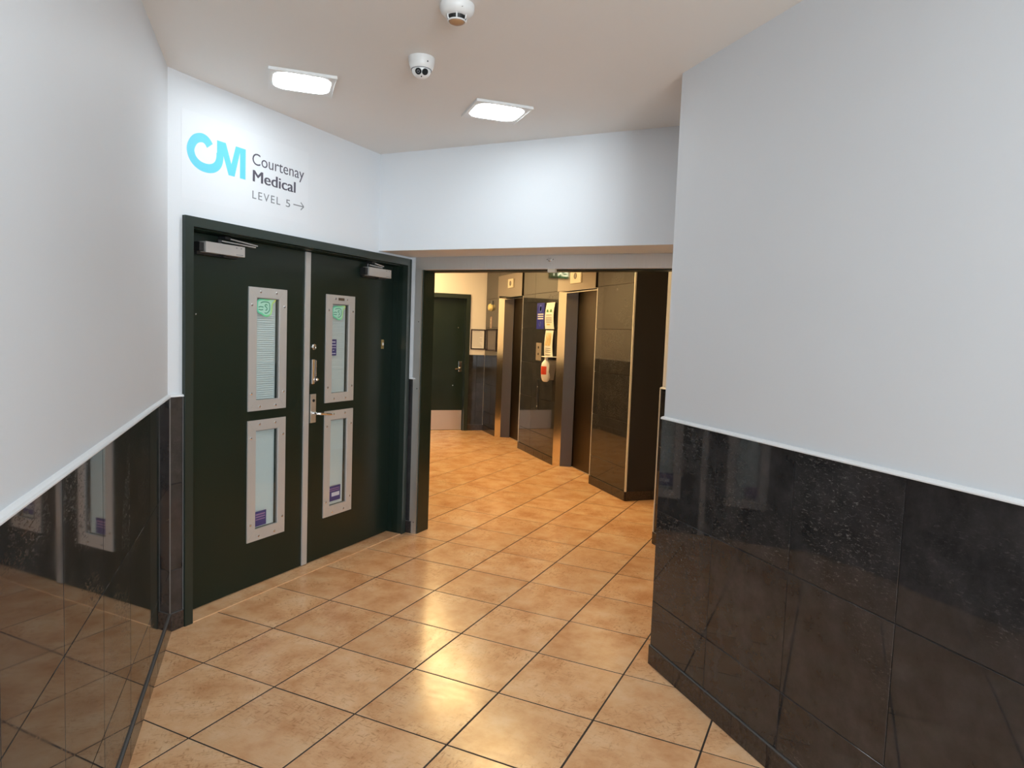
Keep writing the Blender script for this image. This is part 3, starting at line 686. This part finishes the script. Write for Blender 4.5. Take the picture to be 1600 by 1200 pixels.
bm = NB(); lathe(bm, [(0.0035, 0), (0.0035, -0.002)], 10, 'y', (0.006, -0.053, -0.028)); done('housing_screw', bm, M_GREYP, sc_)

sd = thing('smoke_detector', Fr(0.625, 2.50, 0, CEIL), 'white round smoke detector at the top of the photo', 'smoke detector')
bm = NB(); lathe(bm, [(0.062, 0), (0.062, -0.016), (0.058, -0.026), (0.046, -0.036), (0.038, -0.040)], 40); done('base', bm, M_WPLAST, sd, smooth=True)
bm = NB(); lathe(bm, [(0.034, 0), (0.032, -0.014)], 28, 'z', (0,0,-0.038)); done('vent_core', bm, M_BLACK, sd)
bm = NB()
for k in range(6):
    a = k*math.pi/3 + 0.25; tube(bm, [(0.038*math.cos(a), 0.038*math.sin(a), -0.038), (0.036*math.cos(a), 0.036*math.sin(a), -0.05), (0.030*math.cos(a), 0.030*math.sin(a), -0.056)], 0.0028, 6)
ring = [(0.031*math.cos(2*math.pi*k/28), 0.031*math.sin(2*math.pi*k/28), -0.056) for k in range(29)]; tube(bm, ring, 0.003, 6)
done('guard_cage', bm, M_WPLAST, sd)
bm = NB(); lathe(bm, [(0.029, 0), (0.026, -0.008), (0.015, -0.013), (0.002, -0.014)], 24, 'z', (0,0,-0.052)); done('sensor_cap', bm, M_TAN, sd, smooth=True)
bm = NB(); lathe(bm, [(0.003, 0), (0.003, -0.003)], 8, 'y', (0.004, -0.055, -0.024)); done('indicator_dot', bm, M_BLACK, sd)

# ------------------------------------------------------------ lifts
def lift(n, y0, y1, ztop, label, name_p, plabel):
    p_ = thing(name_p, F_ELEV.at(-y1), plabel, 'lift surround', kind='structure')      # local x from 0 (far side) to y1-y0
    W_ = y1 - y0
    bm = NB(); prism(bm, [(0, -0.004), (0.066, 0.062), (0.060, 0.075), (0.0, 0.03)], 0, 2.0); done('far_jamb', bm, M_LIFT, p_)
    bm = NB(); prism(bm, [(0.066, 0.063), (0.121, 0.185), (0.10, 0.19), (0.055, 0.08)], 0, 2.0); done('far_reveal', bm, M_LIFTD, p_)
    bm = NB(); prism(bm, [(W_, -0.003), (W_-0.004, -0.003), (W_-0.02, 0.185), (W_, 0.185)], 0, 2.0); done('near_jamb', bm, M_LIFT, p_)
    bm = NB(); bbox(bm, -0.02, W_-0.022, -0.016, 0.06, 2.0, ztop, 0.002); done('fascia_panel', bm, M_FASCIA, p_)
    bm = NB(); box(bm, 0.02, W_-0.004, 0.06, 0.20, 1.985, 2.02); done('head_lining', bm, M_LIFT, p_)
    d_ = thing(n, F_ELEV.at(-y1 + 0.121, 0.187), label, 'lift door', kind='structure')
    wd_ = W_ - 0.121 - 0.01
    bm = NB(); box(bm, 0.004, wd_*0.62, 0.004, 0.03, 0.006, 1.995); done('door_panel', bm, M_LIFTD, d_)
    bm = NB(); box(bm, wd_*0.62, wd_, 0.010, 0.036, 0.006, 1.995); done('door_panel', bm, M_LIFTD, d_)
    bm = NB(); box(bm, 0, wd_, -0.002, 0.05, -0.002, 0.005); done('door_sill', bm, M_STEEL, d_)
    bm = NB(); box(bm, -0.1, wd_+0.05, 0.05, 0.08, 0, 2.02); done('shaft_cover', bm, M_BLACK, d_)
lift('door_4', 6.33, 7.305, 2.31, 'stainless door of the nearer lift', 'trim_3', 'stainless surround of the nearer lift')
lift('door_5', 8.492, 9.489, 2.315, 'stainless door of the farther lift', 'trim_4', 'stainless surround of the farther lift')
def indicator(y0, y1, z0, z1, label):
    t_ = thing('floor_indicator', F_ELEV.at(-y1, -0.016, z0), label, 'indicator', 'ivory floor indicators above the lifts')
    W_, H_ = y1-y0, z1-z0
    bm = NB(); bbox(bm, 0, W_, -0.012, 0, 0, H_, 0.002); done('plate', bm, M_IND, t_)
    bm = NB(); lathe(bm, [(0.034, 0), (0.034, -0.004), (0.026, -0.004), (0.026, -0.002), (0.001, -0.002)], 24, 'y', (W_/2, -0.012, H_/2)); done('display_ring', bm, M_BRONZE, t_)
    bm = NB(); box(bm, W_/2-0.010, W_/2+0.010, -0.0145, -0.012, H_/2-0.020, H_/2+0.020); done('display', bm, M_INK, t_)
indicator(6.69, 6.96, 2.07, 2.225, 'ivory floor indicator plate above the nearer lift')
indicator(8.84, 9.05, 2.125, 2.245, 'ivory floor indicator plate above the farther lift')

def onE(y, z, off=0.0): return F_ELEV.at(-y, off, z)
# blue poster
t_ = thing('blue_poster', onE(7.975, 1.575), 'blue poster with three white bars on the tiled pier', 'poster')
bm = NB(); box(bm, 0, 0.24, -0.004, 0, 0, 0.315); done('poster_sheet', bm, M_BLUE, t_)
bm = NB()
for z in (0.118, 0.145, 0.172): box(bm, 0.035, 0.215, -0.005, -0.004, z, z+0.012)
done('white_bars', bm, M_PAPER, t_)
for cx, cz, r in ((0.12, 0.245, 0.045), (0.12, 0.06, 0.03)):
    bm = NB(); lathe(bm, [(r, -0.004), (r, -0.005), (r*0.7, -0.005), (r*0.7, -0.004)], 20, 'y', (cx, 0, cz)); done('pale_emblem', bm, M_BLUE_L, t_)
def curved_sheet(name, y1, y0, z0, z1, bulge, label, mt):
    t_ = thing(name, onE(y1, z0), label, 'notice')
    W_, H_ = y1-y0, z1-z0; bm = NB(); n = 10; A = []
    for i in range(n+1):
        f = i/n; yo = -0.006 - bulge*math.sin(math.pi*f)*0.5 - bulge*(1-f)*0.3
        A.append([bm.verts.new((0, yo, f*H_)), bm.verts.new((W_, yo - 0.008*f, f*H_)), bm.verts.new((W_, yo-0.008*f+0.001, f*H_)), bm.verts.new((0, yo+0.001, f*H_))])
    for i in range(n):
        for k in range(4): bm.faces.new((A[i][k], A[i][(k+1)%4], A[i+1][(k+1)%4], A[i+1][k]))
    bm.faces.new(A[0]); bm.faces.new(A[-1][::-1]); done('paper_sheet', bm, mt, t_, smooth=True)
    return t_, (lambda f: -0.0072 - bulge*math.sin(math.pi*f)*0.5 - bulge*(1-f)*0.3 - 0.008*f)
t_, yf = curved_sheet('white_notice', 7.655, 7.385, 1.575, 1.885, 0.03, 'curling white notice with green figures beside the blue poster', M_PAPER)
H_ = 0.31
def line(bm, t_y, x0, x1, f0, f1):
    box(bm, x0, x1, t_y(f0)-0.002, t_y(f0)-0.0005, f0*H_, f1*H_)
for cx in (0.08, 0.19):
    bm = NB(); f = 0.68; y_ = yf(f)-0.001; vprism(bm, [(cx-0.03, f*H_-0.012), (cx+0.03, f*H_-0.012), (cx+0.012, f*H_+0.02), (cx-0.012, f*H_+0.02)], y_-0.001, y_)
    done('green_figure', bm, M_GRN, t_)
bm = NB()
for f in (0.52, 0.42, 0.36, 0.30, 0.24): line(bm, yf, 0.05, 0.22, f, f+0.022)
done('text_lines', bm, M_INK, t_)
bm = NB(); line(bm, yf, 0.06, 0.16, 0.155, 0.185); done('orange_line', bm, M_YEL, t_)
t_, yf = curved_sheet('striped_notice', 7.655, 7.40, 1.245, 1.560, 0.02, 'white notice with yellow slanted stripes above the dispenser', M_PAPER)
bm = NB(); y_ = yf(0.6)-0.002
for k in range(4):
    x = 0.045 + k*0.045; vprism(bm, [(x-0.008, 0.135), (x+0.008, 0.135), (x+0.048-(0.01 if k==3 else 0), 0.285), (x+0.032-(0.01 if k==3 else 0), 0.285)], y_-0.001, y_)
done('yellow_stripes', bm, M_YEL, t_)
bm = NB(); H_ = 0.315
for f in (0.32, 0.25, 0.18, 0.08): line(bm, yf, 0.04, 0.20, f, f+0.02)
done('text_lines', bm, M_INK, t_)
t_ = thing('lift_call_panel', onE(7.955, 1.19), 'small stainless lift call panel left of the striped notice', 'call panel')
bm = NB(); bbox(bm, 0, 0.165, -0.006, 0, 0, 0.215, 0.002); done('plate', bm, M_CALL, t_)
for z in (0.16, 0.08): bm = NB(); lathe(bm, [(0.016, 0), (0.016, -0.004), (0.012, -0.006)], 16, 'y', (0.083, -0.006, z)); done('button', bm, M_BLACK, t_)
# dispenser
t_ = thing('soap_dispenser', onE(7.50, 0.965), 'white hand sanitiser bottle with red label on grey bracket', 'dispenser')
bm = NB()
prof = [(0.022, 0.0), (0.040, 0.015), (0.052, 0.05), (0.058, 0.11), (0.058, 0.175), (0.050, 0.215), (0.030, 0.240), (0.020, 0.252), (0.020, 0.285)]
rings = []
for r, z in prof:
    rings.append([bm.verts.new((0.10 + r*math.cos(2*math.pi*k/24), -0.09 + r*math.sin(2*math.pi*k/24), z)) for k in range(24)])
for i in range(len(rings)-1):
    for k in range(24): bm.faces.new((rings[i][k], rings[i][(k+1)%24], rings[i+1][(k+1)%24], rings[i+1][k]))
bm.faces.new(rings[0]); bm.faces.new(rings[-1]); done('bottle', bm, M_WPLAST, t_, smooth=True)
bm = NB(); LA = []
for z, r in ((0.085, 0.0570), (0.11, 0.0592), (0.145, 0.0592), (0.18, 0.0588)):
    LA.append([bm.verts.new((0.10 + r*math.cos(a), -0.09 + r*math.sin(a), z)) for a in [math.radians(264 + 8*k) for k in range(11)]])
for i in range(len(LA)-1):
    for k in range(10): bm.faces.new((LA[i][k], LA[i][k+1], LA[i+1][k+1], LA[i+1][k]))
done('red_label', bm, M_RED, t_)
bm = NB(); vprism(bm, [(0.10, 0.04), (0.125, 0.02), (0.185, 0.20), (0.185, 0.25), (0.06, 0.25), (0.06, 0.04)], -0.075, 0.0); done('bracket', bm, M_GREYP, t_)
bm = NB(); bbox(bm, 0.03, 0.20, -0.125, 0.0, 0.285, 0.294, 0.002); done('press_bar', bm, M_WPLAST, t_)
# black conduit
t_ = thing('black_cover_strip', onE(7.865, 0.60), 'vertical black cover strip below the hand sanitiser', 'cover strip')
bm = NB(); bbox(bm, 0, 0.05, -0.012, 0, 0, 0.36, 0.002); done('strip', bm, M_BLACK, t_)
for z in (0.03, 0.27): bm = NB(); lathe(bm, [(0.008, 0), (0.006, -0.003)], 10, 'y', (0.025, -0.012, z)); done('screw', bm, M_STEEL, t_)
# things on the far pier
t_ = thing('yellow_wall_button', onE(9.90, 1.83), 'yellow round fixture high on the far tiled pier', 'fixture')
bm = NB(); lathe(bm, [(0.055, 0), (0.055, -0.02), (0.045, -0.045), (0.02, -0.055), (0.002, -0.056)], 20, 'y', (0.06, 0, 0.05)); done('button', bm, M_YPL, t_, smooth=True)
bm = NB(); bbox(bm, 0.07, 0.10, -0.02, 0, 0.09, 0.15, 0.003); done('bracket', bm, M_GREYV, t_)
t_ = thing('copper_call_plate', onE(9.88, 1.57), 'narrow copper coloured plate above the smoky framed panel', 'plate')
bm = NB(); bbox(bm, 0, 0.085, -0.006, 0, 0, 0.175, 0.002); done('plate', bm, M_PINK, t_)
for z in (0.13, 0.08): bm = NB(); lathe(bm, [(0.012, 0), (0.01, -0.004)], 12, 'y', (0.042, -0.006, z)); done('button', bm, M_IND, t_)
def framed(name, fr, W_, H_, label, mt, lines=False):
    t_ = thing(name, fr, label, 'frame'); b_ = 0.016
    bm = NB(); box(bm, 0, W_, -0.018, 0, 0, b_); box(bm, 0, W_, -0.018, 0, H_-b_, H_); box(bm, 0, b_, -0.018, 0, b_, H_-b_); box(bm, W_-b_, W_, -0.018, 0, b_, H_-b_); done('frame', bm, M_FRAME, t_)
    bm = NB(); box(bm, b_, W_-b_, -0.008, 0, b_, H_-b_); done('panel', bm, mt, t_)
    if lines:
        bm = NB()
        for k in range(13): box(bm, b_+0.018, W_-b_-0.02-random.uniform(0, 0.05), -0.0088, -0.008, b_+0.03+k*0.019, b_+0.033+k*0.019)
        done('text_lines', bm, M_INK, t_)
framed('framed_notice', F_BACK.at(2.895, 0.01, 1.245), 0.225, 0.305, 'framed white notice on the cream end wall by the green door', M_PAPER_G, True)
framed('framed_picture', onE(9.985, 1.235), 0.46, 0.33, 'smoky grey framed panel on the far tiled pier', M_DULL)

# ------------------------------------------------------------ back door
bd = thing('door_3', F_BACK.at(1.88), 'dark green door with steel kick plate at the end of the lobby', 'door', kind='structure')
bm = NB(); box(bm, 0, 0.05, -0.012, 0.09, 0, 2.068); box(bm, 0.935, 0.995, -0.012, 0.09, 0, 2.068); box(bm, 0.05, 0.935, -0.012, 0.09, 2.005, 2.068); done('frame', bm, M_GREEN_F, bd)
bm = NB(); box(bm, 0.052, 0.933, 0.08, 0.125, 0.006, 2.003); done('leaf', bm, M_GREEN, bd)
bm = NB(); box(bm, 0.06, 0.925, 0.076, 0.08, 0.006, 0.304); done('kick_plate', bm, M_KICK, bd)
bm = NB(); bbox(bm, 0.855, 0.905, 0.07, 0.08, 0.90, 1.055, 0.002); lp = done('lever_plate', bm, M_CHROME, bd)
bm = NB(); tube(bm, [(0.88, 0.072, 0.95), (0.88, 0.03, 0.95), (0.86, 0.025, 0.947), (0.79, 0.025, 0.94)], 0.010); done('lever', bm, M_CHROME, lp, smooth=True)
bm = NB(); lathe(bm, [(0.01, 0), (0.008, -0.004)], 12, 'y', (0.835, 0.08, 1.565)); done('peephole', bm, M_CHROME, bd)
bm = NB(); lathe(bm, [(0.008, 0), (0.006, -0.003)], 12, 'y', (0.775, 0.08, 0.686)); done('door_screw', bm, M_CHROME, bd)

# ------------------------------------------------------------ exit sign over the back door, mirrored in the near lift's fascia
t_ = thing('exit_sign', F_BACK.at(1.75, 0.01, 2.40), 'green exit sign above the green lobby door', 'sign')
bm = NB(); bbox(bm, 0, 0.36, -0.05, 0, 0, 0.17, 0.004); done('sign_case', bm, M_EXIT, t_)
text_obj('EXIT', 0.02, 0.34, 0.03, 0.14, -0.0502, M_EXITW, 'lettering', t_, off=0.02)

# lobby downlights
def downlight(x, y, label):
    t_ = thing('lobby_panel_light', Fr(x, y, 0, CEIL), label, 'light', 'warm panel lights of the lift lobby')
    bm = NB(); ring_plate(bm, (-0.31, 0.31, -0.61, 0.61), (-0.275, 0.275, -0.575, 0.575), -0.008, 0.0, 0.004); done('rim', bm, M_WPLAST, t_)
    bm = NB(); box(bm, -0.275, 0.275, -0.575, 0.575, -0.006, -0.001); done('diffuser', bm, M_DOWN, t_)
downlight(2.05, 5.7, 'warm ceiling panel light nearest the lobby opening')
downlight(2.05, 7.6, 'warm ceiling panel light in the middle of the lobby')
downlight(2.05, 9.2, 'warm ceiling panel light nearest the lobby end wall')
